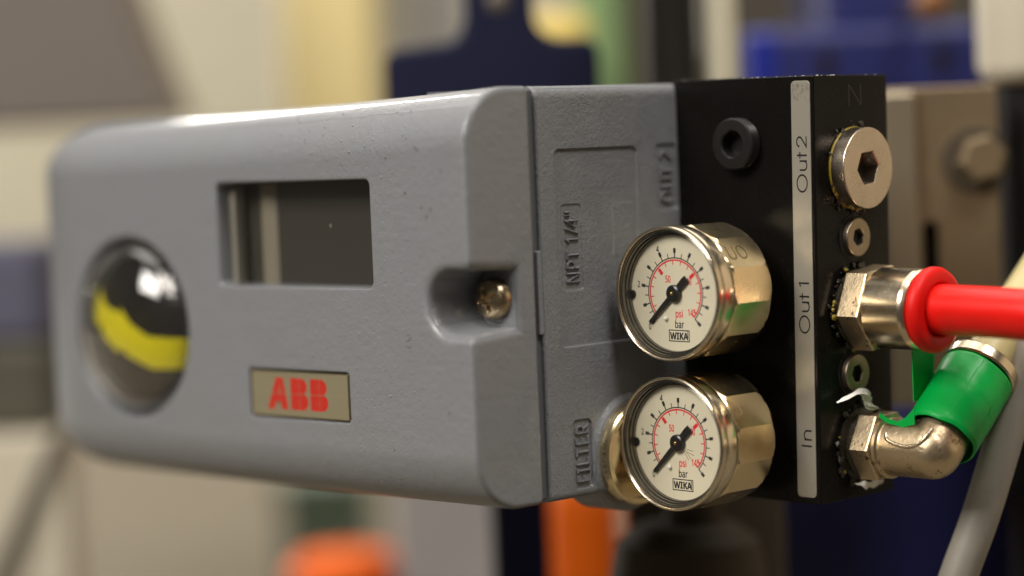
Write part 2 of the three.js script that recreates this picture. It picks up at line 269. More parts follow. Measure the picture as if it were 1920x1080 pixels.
// indicator dome: clear cap over a black drum with a yellow mark
{
  const d = new THREE.Group(); d.name = 'indicator_dome'; d.position.set(DOME[0] * MM, DOME[1] * MM, 0); pos.add(d);
  const cap = [], skin = [], inner = [];
  for (let i = 0; i <= 48; i++) { const a = i / 48 * Math.PI / 2; cap.push([20.0 * Math.cos(a), 62.8 + 10.6 * Math.sin(a)]); skin.unshift([19.2 * Math.cos(a), 62.8 + 9.9 * Math.sin(a)]); inner.push([17.6 * Math.sin(a), 61.6 + 6.0 * Math.cos(a)]); }
  const shell = mergeGeometries([clean(lathe(cap, 128, false)), clean(lathe(skin, 128, false)), clean(lathe([[19.2, 62.8], [20.0, 62.8]], 128, false))]);
  part('dome_glass', [alongZ(shell)], std(1, 1, 1, 0.02, 0, { transmission: 1, thickness: 0.001, ior: 1.58 }), d);
  part('dome_rim', [alongZ(lathe([[18.0, 61.0], [20.7, 61.0], [20.7, 62.2], [18.0, 62.2]], 128))], std(0.2, 0.19, 0.17, 0.35), d);
  part('drum', [alongZ(lathe(inner, 96, false))], std(0.1, 0.095, 0.09, 0.2, 0.85), d);
  const out = [[-14.6, 10.2], [-12.4, 9.0], [-8.4, 5.4], [-2.4, 3.4], [-1.5, 4.6], [2.4, 1.0], [8.0, -1.8], [17.4, -2.4], [16.6, -9.4], [8, -9.4], [0, -6.2], [-1.4, -4.8], [-3.2, -5.6], [-9.6, -1.6], [-10.4, 0.6], [-13.4, 0.2], [-16.6, 4.2]];
  const s = new THREE.ShapeGeometry(new THREE.Shape(out.map((p) => new THREE.Vector2(...p))));
  // a fine grid clipped to the outline, lying 0.15 mm proud of the drum
  const P = [], I = [], inside = (x, y) => { let c = false; for (let i = 0, j = out.length - 1; i < out.length; j = i++) if ((out[i][1] > y) !== (out[j][1] > y) && x < (out[j][0] - out[i][0]) * (y - out[i][1]) / (out[j][1] - out[i][1]) + out[i][0]) c = !c; return c; };
  const zed = (x, y) => 61.6 + 6.0 * Math.sqrt(Math.max(0, 1 - Math.min(1, (x * x + y * y) / (17.6 * 17.6)))) + 0.15;
  for (let y = -11; y < 9.5; y += 0.2) for (let x = -18; x < 18; x += 0.2) if (inside(x + 0.1, y + 0.1) && Math.hypot(x, y) < 17.6) { const k = P.length / 3; for (const [a, b] of [[0, 0], [0.2, 0], [0.2, 0.2], [0, 0.2]]) P.push(x + a, y + b, zed(x + a, y + b)); I.push(k, k + 1, k + 2, k, k + 2, k + 3); }
  const g = new THREE.BufferGeometry(); g.setAttribute('position', new THREE.Float32BufferAttribute(P, 3)); g.setIndex(I); g.computeVertexNormals();
  part('position_mark', g, M.yellow, d, { label: 'yellow curved position mark' });
}
// base: a body and its relief side
{
  const base = part('base', [box(-70, -39.4, -41.8, 45.2, -26, 44.2), box(-176, -69, -36, 39.5, -26, 44.2)], M.cast, pos);
  part('seam_gasket', [box(-70, -38.5, -41, 44.4, 44.0, 46.6), box(-175, -69.5, -35, 38, 44.0, 46.6)], std(0.1, 0.104, 0.112, 0.5), base);
  const PX = 20, Z0 = -1, Z1 = 44.6, Y0 = -42, Y1 = 45.3, W = Math.round((Z1 - Z0) * PX), H = Math.round((Y1 - Y0) * PX);
  const c = document.createElement('canvas'); c.width = W; c.height = H; const g = c.getContext('2d');
  const X = (z) => (Z1 - z) * PX, Y = (y) => (Y1 - y) * PX;       // as seen from outside: z falls to the right
  const rr = (z0, z1, y0, y1, r, v) => { g.fillStyle = `rgb(${v},${v},${v})`; g.beginPath(); g.roundRect(X(z1), Y(y1), (z1 - z0) * PX, (y1 - y0) * PX, r * PX); g.fill(); };
  g.fillStyle = 'rgb(128,128,128)'; g.fillRect(0, 0, W, H);                 // 128 = face, 100 levels = 1 mm
  rr(13.6, 39.4, -9.8, 31.8, 1.2, 76);
  rr(15, 21.5, -8, 20, 1, 84);
  rr(31.4, 37.6, 2.0, 20.2, 1.0, 50);
  rr(0.5, 7.0, 17.6, 32.0, 1.0, 84);
  rr(31.2, 37.0, -40.2, -25.6, 1.2, 82);
  const write = (text, zc, yc, len, tall, v) => { g.save(); g.translate(X(zc), Y(yc)); g.rotate(-Math.PI / 2); g.font = `${tall * 1.38 * PX}px sans-serif`; g.textAlign = 'center'; g.textBaseline = 'alphabetic'; const w = g.measureText(text).width; g.scale(len * PX / w, 1); g.fillStyle = g.strokeStyle = `rgb(${v},${v},${v})`; g.lineWidth = 0.05 * PX; g.fillText(text, 0, tall * PX / 2); g.strokeText(text, 0, tall * PX / 2); g.restore(); };
  write('NPT 1/4"', 34.5, 11.1, 15.8, 4.0, 104);
  write('OUT 2', 3.8, 24.8, 11.8, 4.0, 140);
  write('FILTER', 34.1, -32.9, 12.8, 4.0, 138);
  const px = g.getImageData(0, 0, W, H).data, A = new Float32Array(W * H), B = new Float32Array(W * H);
  for (let i = 0; i < W * H; i++) A[i] = px[i * 4];
  const blur = (S, D, R) => { for (let y = 0; y < H; y++) for (let x = 0; x < W; x++) { let s = 0; for (let k = -R; k <= R; k++) s += S[y * W + Math.max(0, Math.min(W - 1, x + k))]; D[y * W + x] = s / (2 * R + 1); } };
  const blurY = (S, D, R) => { for (let y = 0; y < H; y++) for (let x = 0; x < W; x++) { let s = 0; for (let k = -R; k <= R; k++) s += S[Math.max(0, Math.min(H - 1, y + k)) * W + x]; D[y * W + x] = s / (2 * R + 1); } };
  for (let k = 0; k < 2; k++) { blur(A, B, 1); blurY(B, A, 1); }
  const at = (z, y) => { const u = Math.max(0, Math.min(W - 1.001, X(z))), v = Math.max(0, Math.min(H - 1.001, Y(y))), i = Math.floor(u), j = Math.floor(v), a = u - i, b = v - j; return ((A[j * W + i] * (1 - a) + A[j * W + Math.min(W - 1, i + 1)] * a) * (1 - b) + (A[Math.min(H - 1, j + 1) * W + i] * (1 - a) + A[Math.min(H - 1, j + 1) * W + Math.min(W - 1, i + 1)] * a) * b - 128) / 100; };
  const roll = (t, r) => t >= r ? 0 : -(r - Math.sqrt(Math.max(0, r * r - (r - t) ** 2)));
  const boss = (z, y) => { const d = Math.hypot(z - 19, y + 34.3) - 13; return 0.9 * Math.max(0, Math.min(1, -d / 1.2)); };
  const h = (z, y) => at(z, y) + boss(z, y) + roll(Y1 - y, 2.4) + roll(y - Y0, 1.4) + roll(Z1 - z, 0.7);
  const zs = [], ys = [], step = 0.165; for (let z = Z0; z < Z1 - 0.7; z += step) zs.push(z); for (let k = 0; k <= 6; k++) zs.push(Z1 - 0.7 * (1 - k / 6) ** 2);
  for (let k = 0; k <= 5; k++) ys.push(Y0 + 1.4 * (k / 5) ** 2); for (let y = Y0 + 1.6; y < Y1 - 2.4; y += step) ys.push(y); for (let k = 0; k <= 9; k++) ys.push(Y1 - 2.4 * (1 - k / 9) ** 2);
  const P = [], I = [], nz = zs.length + 1, ny = ys.length + 2;
  for (let j = -1; j <= ys.length; j++) for (let i = 0; i <= zs.length; i++) { const y = ys[Math.max(0, Math.min(ys.length - 1, j))], z = zs[Math.min(zs.length - 1, i)], edge = j < 0 || j === ys.length || i === zs.length; P.push(edge ? XS - 5 : XS + h(z, y), y, z); }
  for (let j = 0; j < ny - 1; j++) for (let i = 0; i < nz - 1; i++) { const a = j * nz + i, b = a + 1, c2 = a + nz, d = c2 + 1; I.push(a, d, b, a, c2, d); }
  const f = new THREE.BufferGeometry(); f.setAttribute('position', new THREE.Float32BufferAttribute(P, 3)); f.setIndex(I); f.computeVertexNormals();
  { const n = f.attributes.normal; let flip = n.getX(Math.floor(ny / 2) * nz + 20) < 0; if (flip) { for (let k = 0; k < I.length; k += 3) [I[k + 1], I[k + 2]] = [I[k + 2], I[k + 1]]; f.setIndex(I); f.computeVertexNormals(); } }
  part('lettered_side', f, M.cast, base, { tile: 37, label: 'side face of the base with raised port lettering' });
  part('locating_tab', [box(-41, XS - 0.15, -6.6, 11, 44.3, 45.7, 0.35)], M.cast, base);
  part('filter_boss', [mv(alongX(lathe([[0, -10], [12.6, -10], [12.6, -0.9], [12.0, -0.2], [0, -0.2]], 64)), XS, -34.3, 19)], M.cast, base);
  const fp = part('filter_plug', [mv(alongX(lathe([[11, -0.3], [11.1, 0.6], [11.1, 2.9], [10.7, 3.3], [9.6, 3.3], [9.4, 2.4], [0, 2.2]], 96)), XS, -34.3, 19)], M.brass, pos);
}

// ---------- the black manifold block: slightly turned about z; everything screwed into it shares that turn ----------
const TURN = -0.0165;
const onBlock = (name, label, category, group) => { const t = thing(name, label, category, [0, 0, 0], group); t.rotation.z = TURN; return t; };
const blk = onBlock('manifold_block', 'black anodised manifold block with a silver lettered strip at its edge', 'manifold');
{
  part('block_body', [box(-38.6, 0, -45.7, 45.3, -26.2, 0, 0.45, 3)], M.black, blk);
  const art = canvasTex(150, 2048, (g, w, h) => {
    g.fillStyle = '#a09a8d'; g.fillRect(0, 0, w, h);
    for (let k = 0; k < 900; k++) { g.fillStyle = `rgba(${rnd() < 0.6 ? '90,84,70' : '235,230,215'},${0.1 * rnd()})`; g.fillRect(rnd() * w, rnd() * h, 1 + 3 * rnd(), 1 + 8 * rnd()); }
    g.fillStyle = 'rgba(70,60,45,0.45)'; for (let k = 0; k < 60; k++) { g.beginPath(); g.arc(w * rnd(), 20 + 75 * rnd() ** 2, 2 + 7 * rnd(), 0, 7); g.globalAlpha = 0.5 * rnd(); g.fill(); } g.globalAlpha = 1;
    g.strokeStyle = '#1d1b18'; g.lineWidth = 8.5; g.lineCap = 'butt';
    const S = 2048 / 88.4;                                             // px per mm down the strip
    const put = (yc, pieces) => { g.save(); g.translate(w / 2 + 4, (44.2 - yc) * S); g.rotate(-Math.PI / 2); for (const f of pieces) { g.beginPath(); f(); g.stroke(); } g.restore(); };
    const O = (x) => () => g.arc(x, 0, 41, 0, 7);
    const u = (x) => () => { g.moveTo(x, -18); g.lineTo(x, 18); g.arc(x + 22, 18, 22, Math.PI, 0, true); g.lineTo(x + 44, -18); g.moveTo(x + 44, -18); g.lineTo(x + 44, 41); };
    const t = (x) => () => { g.moveTo(x, -38); g.lineTo(x, 41); g.moveTo(x - 15, -15); g.lineTo(x + 17, -15); };
    const one = (x) => () => { g.moveTo(x - 17, -27); g.lineTo(x, -37); g.lineTo(x, 42); };
    const two = (x) => () => { g.arc(x, -16, 23, Math.PI * 1.02, Math.PI * 2.22); g.lineTo(x - 24, 38); g.lineTo(x + 27, 38); };
    put(26.3, [O(-85), u(-20), t(52), two(118)]);
    put(-3.6, [O(-85), u(-20), t(52), one(118)]);
    put(-31.6, [() => { g.moveTo(-38, -41); g.lineTo(-38, 42); }, () => { g.moveTo(-6, -18); g.lineTo(-6, 42); g.moveTo(-6, 6); g.arc(16, 4, 22, Math.PI, 0); g.lineTo(38, 42); }]);
  });
  const s = new THREE.Shape(); const a = 2.45, b = 44.2, r = 1.1;
  s.moveTo(-a + r, -b); s.lineTo(a - r, -b); s.quadraticCurveTo(a, -b, a, -b + r); s.lineTo(a, b - r); s.quadraticCurveTo(a, b, a - r, b); s.lineTo(-a + r, b); s.quadraticCurveTo(-a, b, -a, b - r); s.lineTo(-a, -b + r); s.quadraticCurveTo(-a, -b, -a + r, -b);
  const sg = new THREE.ExtrudeGeometry(s, { depth: 0.14, bevelThickness: 0.05, bevelSize: 0.05, bevelSegments: 1 });
  { const p = sg.attributes.position, uv = sg.attributes.uv; for (let i = 0; i < p.count; i++) uv.setXY(i, (p.getX(i) + a) / (2 * a), (p.getY(i) + b) / (2 * b)); }
  sg.rotateZ(-0.004); mv(sg, -3.4, 0, 0.06);
  part('label_strip', sg, new THREE.MeshPhysicalMaterial({ map: art, roughness: 0.48, metalness: 0.55, bumpMap: brushed, bumpScale: 0.00001 }), blk, { keepUV: true });
  // threaded blanking bush on the front
  const th = []; for (let k = 0; k <= 7; k++) th.push([5.35 + (k % 2) * 0.22, k * 0.4]);
  part('threaded_bush', [mv(alongZ(lathe([...th, [5.2, 3.1], [3.1, 3.2], [2.8, 2.9], [2.7, -0.0]], 72)), -19.8, 31.2, 0), mv(alongZ(lathe([[2.7, 0.1], [0, 0.1]], 40)), -19.8, 31.2, 0)], std(0.012, 0.011, 0.01, 0.36, 0, { specularIntensity: 0.5 }), blk);
  // two socket screws in counterbores on the end face
  for (const [y, z, t] of [[10.6, -13.1, 0.25], [-18.6, -11.8, 0.1]]) {
    const sc = part('socket_screw', [mv(zToX(socketHead(4.1, 2.15, 1.5, 0.3, t)), 0.0, y, z)], M.dullScrew, blk);
    part('hex_socket', [mv(zToX(new THREE.CircleGeometry(2.7, 24)), 0.12, y, z)], M.blackMatt, sc);
    part('counterbore', [mv(alongX(lathe([[5.0, 0], [5.0, 0.07], [3.7, 0.07]], 48)), 0.0, y, z)], M.blackMatt, blk);
  }
  const chips = []; for (let k = 0; k < 26; k++) { const e = k < 18, s = 0.12 + 0.16 * rnd() ** 3; chips.push(mv(new THREE.IcosahedronGeometry(s, 0).scale(1 + 1.5 * rnd(), 0.6, 0.6), e ? -36 * rnd() : 0, 45.25, e ? -0.12 : -26 * rnd())); }
  part('edge_wear', chips, std(0.6, 0.55, 0.48, 0.3, 1), blk);
  // scratched letter N
  const N = [[[-12.4, 38.6], [-12.4, 43.2]], [[-12.4, 43.2], [-16.6, 38.8]], [[-16.6, 38.8], [-16.6, 43.4]]].map(([p, q]) => { const l = Math.hypot(p[0] - q[0], p[1] - q[1]); const g = new THREE.BoxGeometry(0.03, l, 0.22); g.rotateX(Math.atan2(q[0] - p[0], q[1] - p[1])); return mv(g, 0.01, (p[1] + q[1]) / 2, (p[0] + q[0]) / 2); });
  part('scratched_letter', N, std(0.03, 0.026, 0.02, 0.5), blk);
}

// ---------- pressure gauges ----------
const font = await new FontLoader().loadAsync('fonts/droid/droid_sans_regular.typeface.json');
const dialArt = (scratched) => canvasTex(1024, 1024, (g, w) => {
  const S = w / 24.8, at = (deg, r) => { const a = (deg - 90) * Math.PI / 180; return [w / 2 + r * S * Math.cos(a), w / 2 + r * S * Math.sin(a)]; };
  g.fillStyle = '#d8cfb4'; g.fillRect(0, 0, w, w);
  for (let k = 0; k < 500; k++) { g.fillStyle = `rgba(120,100,60,${0.05 * rnd()})`; g.beginPath(); g.arc(rnd() * w, rnd() * w, 1 + 9 * rnd() ** 3, 0, 7); g.fill(); }
  const line = (deg, r0, r1, mm, c) => { g.strokeStyle = c; g.lineWidth = mm * S; g.lineCap = 'butt'; g.beginPath(); g.moveTo(...at(deg, r0)); g.lineTo(...at(deg, r1)); g.stroke(); };
  const arc = (r, mm, c) => { g.strokeStyle = c; g.lineWidth = mm * S; g.beginPath(); g.arc(w / 2, w / 2, r * S, (-135 - 90) * Math.PI / 180, (135 - 90) * Math.PI / 180); g.stroke(); };
  const K = '#0c0d11', R = '#d8202c';
  arc(7.45, 0.24, K); arc(6.98, 0.34, R);
  for (let k = 0; k <= 20; k++) { const d = -135 + k * 13.5; if (k % 2) line(d, 7.4, 8.5, 0.2, K); else { line(d, 7.4, 8.6, 0.26, K); line(d, 8.5, 9.5, 0.68, K); } }
  for (let p = 0; p <= 145; p += 10) line(-135 + p / 145 * 270, 7.0, 6.0, 0.22, R);
  line(135, 7.0, 5.9, 0.24, R); for (const p of [50, 100]) line(-135 + p / 145 * 270, 6.6, 5.2, 0.8, R);
  const word = (t, x, y, mm, c, sx = 0.8, bold = '') => { g.save(); g.translate(w / 2 + x * S, w / 2 + y * S); g.scale(sx, 1); g.font = `${bold}${mm * S}px sans-serif`; g.textAlign = 'center'; g.textBaseline = 'middle'; g.fillStyle = c; g.fillText(t, 0, 0); g.strokeStyle = c; g.lineWidth = 0.1 * S; g.strokeText(t, 0, 0); g.restore(); };
  for (const b of [0, 2, 4]) { const a = (-135 + b * 27) * Math.PI / 180; word(String(b), 10.3 * Math.sin(a), -10.3 * Math.cos(a), 1.75, K, 0.75); }
  word('50', -2.0, -2.9, 1.95, R, 0.7); word('100', 3.5, -2.5, 1.95, R, 0.62); word('145', 4.4, 4.0, 1.95, R, 0.7);
  word('psi', 0.9, 4.35, 2.1, R, 0.8); word('bar', 0.9, 6.6, 2.1, K, 0.8); word('WIKA', 0.75, 9.05, 2.0, K, 0.95, 'bold ');
  g.strokeStyle = K; g.lineWidth = 0.22 * S; g.strokeRect(w / 2 - 1.95 * S, w / 2 + 7.85 * S, 5.5 * S, 2.3 * S); g.fillStyle = K; g.fillRect(w / 2 + 3.05 * S, w / 2 + 8.0 * S, 0.2 * S, 1.9 * S);
  if (scratched) { g.strokeStyle = '#7a5a2c'; g.lineWidth = 0.13 * S; for (const [x0, y0, x1, y1] of [[1.6, 1.6, 4.0, 2.5], [2.0, 1.9, 3.3, 3.3], [1.5, 2.0, 2.6, 3.6], [2.2, 1.3, 3.8, 1.6]]) { g.beginPath(); g.moveTo(w / 2 + x0 * S, w / 2 + y0 * S); g.lineTo(w / 2 + x1 * S, w / 2 + y1 * S); g.stroke(); } }
});
const dialMat = (s) => new THREE.MeshPhysicalMaterial({ map: dialArt(s), roughness: 0.55 });
const GL = 25.0, GROUP = 'pressure gauges on the manifold block';
function gaugeCase() {      // a turned case milled to twelve flats, its back corners turned off
  const NT = 12 * 14, zs = [6.4, 6.6, 7, 7.5, 8, 8.6, 9.4, 12, 16, 18, 18.7, 19.2, 19.6, 19.8], P = [], I = [];
  const Rt = (z) => z < 9.4 ? 13.15 + 1.35 * Math.sqrt(Math.max(0, 1 - ((9.4 - z) / 3.0) ** 2)) : z > 18.6 ? 14.5 - (z - 18.6) * 0.7 : 14.5;
  for (const z of zs) for (let k = 0; k < NT; k++) { const a = k / NT * 2 * Math.PI, m = ((a % (Math.PI / 6)) + Math.PI / 6) % (Math.PI / 6) - Math.PI / 12, r = Math.min(13.95 / Math.cos(m), Rt(z)); P.push(r * Math.cos(a), r * Math.sin(a), z); }
  for (let j = 0; j < zs.length - 1; j++) for (let k = 0; k < NT; k++) { const a = j * NT + k, b = j * NT + (k + 1) % NT; I.push(a, b, b + NT, a, b + NT, a + NT); }
  const c = P.length / 3; P.push(0, 0, 6.4); for (let k = 0; k < NT; k++) I.push(c, (k + 1) % NT, k);
  const g = new THREE.BufferGeometry(); g.setAttribute('position', new THREE.Float32BufferAttribute(P, 3)); g.setIndex(I);
  return toCreasedNormals(g, 0.12).rotateZ(22 * Math.PI / 180);
}
function gauge() {
  const t = onBlock('pressure_gauge', 'upper small round brass pressure gauge with white dial on the black block', 'pressure gauge', GROUP);
  part('case', [gaugeCase(), alongZ(lathe([[5, 0], [5, 6.5]], 40))], M.brass, t);
  part('bezel', [alongZ(lathe([[13.6, 19.6], [14.2, 19.9], [14.35, 20.4], [14.35, 22.6], [14.1, 22.9], [14.1, 23.2], [14.35, 23.5], [14.33, 24.5], [14.15, 24.9], [13.95, 25], [13.75, 24.9], [13.6, 24.6], [13.55, 24.2]], 128, false))], M.chrome, t);
  part('inner_ring', [alongZ(lathe([[13.55, 24.3], [13.3, 24.4], [13.15, 24.0], [13.0, 24.1], [12.85, 23.2], [12.6, 23.3], [12.5, 22.5], [12.3, 22.6], [12.2, 21.9]], 128))], std(0.17, 0.155, 0.13, 0.16, 0.8), t);
  part('dial', [mv(new THREE.CircleGeometry(12.4, 96), 0, 0, 21.9)], dialMat(false), t, { keepUV: true });
  part('dial_plug', [mv(new THREE.CylinderGeometry(0.95, 1.0, 0.4, 32).rotateX(Math.PI / 2), -12.0, -0.6, 22.1)], M.blackGloss, t);
  part('stop_pin', [mv(new THREE.SphereGeometry(0.55, 20, 14), -2.6, -5.4, 22.1)], std(0.75, 0.72, 0.62, 0.5), t);
  const nd = new THREE.Shape([[-0.28, 9.3], [0.28, 9.3], [0.46, 4], [0.52, 0], [0.72, -3.6], [0.62, -4.7], [-0.62, -4.7], [-0.72, -3.6], [-0.52, 0], [-0.46, 4]].map((p) => new THREE.Vector2(...p)));
  const n = new THREE.ExtrudeGeometry(nd, { depth: 0.12, bevelThickness: 0.08, bevelSize: 0.1, bevelSegments: 2 }); n.rotateZ(133 * Math.PI / 180); mv(n, 0, 0, 22.4);
  const np = part('needle', [n], M.blackGloss, t);
  part('needle_hub', [mv(alongZ(lathe([[0, 0.95], [1.4, 0.95], [1.75, 0.75], [1.8, 0.1], [1.8, 0]], 48)), 0, 0, 22.15)], M.blackGloss, np);
  part('hub_pin', [mv(new THREE.SphereGeometry(0.42, 16, 12), 0, 0, 23.1)], std(0.6, 0.36, 0.1, 0.3, 1), np);
  part('crystal', [mv(new THREE.CircleGeometry(13.3, 96), 0, 0, 24.4)], M.glass, t);
  return t;
}
const g1 = gauge(), g2 = g1.clone(); scene.add(g2); g2.name = numbered('pressure_gauge');
g2.userData = { label: 'lower small round brass pressure gauge with brown scratches beside its needle hub', category: 'pressure gauge', group: GROUP };
g1.position.set(-20.5 * MM, 0.75 * MM, 0); g2.position.set(-21.0 * MM, -30.9 * MM, 0);
for (const c of g2.children) { if (c.name === 'dial') c.material = dialMat(true); if (c.name === 'needle') c.rotation.z = 0.03; if (c.name === 'case') c.rotation.z = -8 * Math.PI / 180; }
{ // stamped letters on the upper gauge's flat
  const tg = new TextGeometry('UO', { font, size: 3.4, depth: 0.03, curveSegments: 8 }); tg.computeBoundingBox(); mv(tg, -tg.boundingBox.max.x / 2, -1.7, 0);
  tg.rotateY(Math.PI / 2); const a = 37 * Math.PI / 180; tg.rotateZ(a); mv(tg, Math.cos(a) * 13.96, Math.sin(a) * 13.96, 15.2);
  part('stamped_letters', [tg], std(0.3, 0.24, 0.14, 0.4, 1), g1);
}

// ---------- fittings on the end face ----------
{
  const t = onBlock('hex_socket_plug', 'large round nickel plug with hexagon socket beside the Out 2 marking', 'plug');
  const y = 25.4, z = -13.6;
  part('plug_head', [mv(zToX(socketHead(8.7, 3.95, 4.0, 0.25, 0.1)), -0.1, y, z)], M.dullNickel, t);
  part('socket_floor', [mv(zToX(new THREE.CircleGeometry(4.6, 24)), 0.6, y, z)], M.blackGloss, t);
  part('thread_sealant', [mv(alongX(new THREE.TorusGeometry(8.5, 0.4, 12, 90).rotateX(Math.PI / 2)), 0.2, y, z), ...lumps(0.2, y, z, 8.6, 12, 0.4, 0.4, 4.0, 6.0), ...lumps(1.0, y, z, 8.5, 7, 0.2, 0.4, 4.2, 5.4)], M.sealant, t);
  part('old_sealant', lumps(0.05, y, z, 9.2, 24, 1.6, 0.4), M.crud, t);
}
function lumps(cx, y, z, R, n, spread, size, from = 0, to = 6.283) { const gs = []; for (let k = 0; k < n; k++) { const a = from + (to - from) * rnd(), r = R + spread * (rnd() - 0.3), s = size * (0.4 + rnd()); const g = new THREE.IcosahedronGeometry(s, 1); const p = g.attributes.position; const q = [rnd(), rnd(), rnd()]; for (let i = 0; i < p.count; i++) { const f = 1 + 0.35 * Math.sin(p.getX(i) * 5 + q[0] * 9) * Math.cos(p.getY(i) * 4 + q[1] * 9); p.setXYZ(i, p.getX(i) * f * 0.7, p.getY(i) * f * (0.7 + q[1]), p.getZ(i) * f * (0.7 + q[2])); } g.computeVertexNormals(); gs.push(mv(g, cx + 0.6 * rnd(), y + r * Math.sin(a), z + r * Math.cos(a))); } return gs; }
{
  const t = onBlock('push_in_fitting', 'nickel push-in fitting with red release collar at the Out 1 marking', 'fitting');
  const y = -4.4, z = -13.5;
  part('hex_nut', [mv(zToX(prism(6, 9.6, 5.8, 0.13, 0.5)), 1.6, y, z)], M.soiledNickel, t);
  part('thread_shank', [mv(alongX(lathe([[8, -0.2], [8.2, 0.6], [7.6, 1.0], [8.1, 1.6]], 48)), 0, y, z)], M.crud, t);
  part('sleeve', [mv(alongX(lathe([[8.3, 7.2], [8.65, 7.7], [8.65, 16.8], [8.5, 17.5], [8.15, 18.1], [7.4, 18.5], [6.4, 18.6]], 96)), 0, y, z)], M.nickel, t);
  part('release_collar', [mv(alongX(lathe([[6.2, 18.2], [6.2, 18.9], [8.4, 18.9], [8.9, 19.2], [9.1, 19.8], [9.05, 20.7], [8.6, 21.5], [7.7, 21.95], [6.3, 22.0], [5.6, 21.7], [5.3, 20.5]], 96, false)), 0, y, z)], M.red, t);
  part('thread_sealant', lumps(0.3, y, z, 8.7, 14, 1.2, 0.42), M.sealant, t);
  part('old_sealant', lumps(0.0, y, z, 8.8, 34, 1.4, 0.5), M.crud, t);
}
{
  const t = thing('red_air_tube', 'bright red plastic air tube plugged into the red collar', 'tube');
  part('tube_wall', [tube([[18, -4.5, -13.5], [22, -4.6, -13.5], [32, -4.9, -13.5], [43, -5.4, -13.7], [60, -6.6, -14.5], [90, -9.5, -17]], 5.3, 80, 40)], M.redTube, t);
}
{
  const t = onBlock('elbow_fitting', 'nickel elbow fitting wrapped in green tape at the In marking', 'fitting');
  const y = -34.1, z = -14, C = [18.9, y, z], dir = new THREE.Vector3(0, 0.64, -0.768).normalize();
  part('hex_nut', [mv(zToX(prism(6, 7.9, 5.0, 0.02, 0.5)), 2.6, y, z)], M.soiledNickel, t);
  part('thread_shank', [mv(alongX(lathe([[7.6, -0.2], [7.8, 0.5], [6.4, 0.9], [6.8, 1.5], [6.2, 2.0], [6.6, 2.7]], 48)), 0, y, z)], M.crud, t);
  const at = (s) => [C[0] + dir.x * s, C[1] + dir.y * s, C[2] + dir.z * s];
  part('elbow_body', [mv(alongX(lathe([[6.7, 7.4], [6.9, 7.9], [6.9, 8.6], [6.3, 8.9], [6.2, 9.2]], 64)), 0, y, z), mv(alongX(lathe([[6.2, 9], [6.2, 18.9]], 72)), 0, y, z), mv(new THREE.SphereGeometry(6.2, 64, 48), ...C), mv(lathe([[6.2, 0], [6.2, 8]], 72).applyQuaternion(new THREE.Quaternion().setFromUnitVectors(new THREE.Vector3(0, 1, 0), dir)), ...C)], M.soiledNickel, t);
  const q = new THREE.Quaternion().setFromUnitVectors(new THREE.Vector3(0, 1, 0), dir);
  const put = (g) => mv(g.applyQuaternion(q), ...C);
  { const on = (X, Y) => { const q = Y - y, b = Math.sqrt(Math.max(0, 6.25 ** 2 - q * q)); return [X, Y, z + b]; };
    part('raised_ridge', [tube([[10.6, -30.6], [11.2, -31.6], [14.1, -32.6], [17.2, -32.8], [19.6, -32.0], [20.9, -30.4], [21.4, -29.0]].map((p) => on(...p)), 0.42, 50, 10)], M.nickel, t); }
  { // tape wound round the sleeve: a slightly uneven skin with a lapped edge and wavy hems
    const P = [], I = [], nt = 180, ns = 40, lap = (th, u) => (u + th / 6.283 * 0.42 + 0.1) % 0.5;
    for (let i = 0; i <= ns; i++) for (let k = 0; k <= nt; k++) {
      const th = k / nt * 6.28319, u = i / ns, s0 = 3.3 + 0.35 * Math.sin(th * 2 + 1) + 0.12 * Math.sin(th * 7), s1 = 21.9 + 0.2 * Math.sin(th * 3), l = lap(th, u);
      const r = 7.95 + 0.16 * u + (l < 0.06 ? 0.1 * (l / 0.06) : 0.1 * (1 - (l - 0.06) / 0.44)) + 0.05 * Math.sin(th * 5 + u * 9) * Math.sin(u * 14 + th * 2) - (i === 0 || i === ns ? 0.5 : 0);
      P.push(r * Math.cos(th), s0 + (s1 - s0) * u, -r * Math.sin(th));
    }
    for (let i = 0; i < ns; i++) for (let k = 0; k < nt; k++) { const q = i * (nt + 1) + k; I.push(q, q + 1, q + nt + 2, q, q + nt + 2, q + nt + 1); }
    const g = new THREE.BufferGeometry(); g.setAttribute('position', new THREE.Float32BufferAttribute(P, 3)); g.setIndex(I); g.computeVertexNormals();
    part('green_tape', put(g), M.green, t);
  }
  const flap = (pts, w, th) => { const s = new THREE.Shape(pts.map((p) => new THREE.Vector2(...p))); return new THREE.ExtrudeGeometry(s, { depth: th, bevelThickness: 0.03, bevelSize: 0.03, bevelSegments: 1, steps: 1 }); };
  part('tape_end', [mv(flap([[-15.0, -13.6], [-21, -11], [-23, -15], [-22, -24], [-15.3, -24.2]].map(([zz, yy]) => [-zz, yy]), 1, 0.2).rotateY(Math.PI / 2), 13.2, 0, 0), mv(flap([[8.0, -26.4], [10.0, -27.6], [12.6, -28.1], [14.6, -27.2], [17, -25], [17, -28.4], [14, -29.2], [10, -28.6], [8.2, -27.6]], 1, 0.12), 0, 0, -10.4)], M.green, t);
  part('end_collar', [put(lathe([[7, 22.0], [8.1, 22.1], [8.3, 22.5], [8.3, 24.6], [7.7, 25.3], [5.2, 25.6]], 72))], M.nickel, t);
  part('thread_sealant', lumps(0.0, y, z, 7.9, 46, 1.6, 0.5), M.crud, t);
  part('yellow_sealant', lumps(0.3, y, z, 7.8, 9, 1.2, 0.4), M.sealant, t);
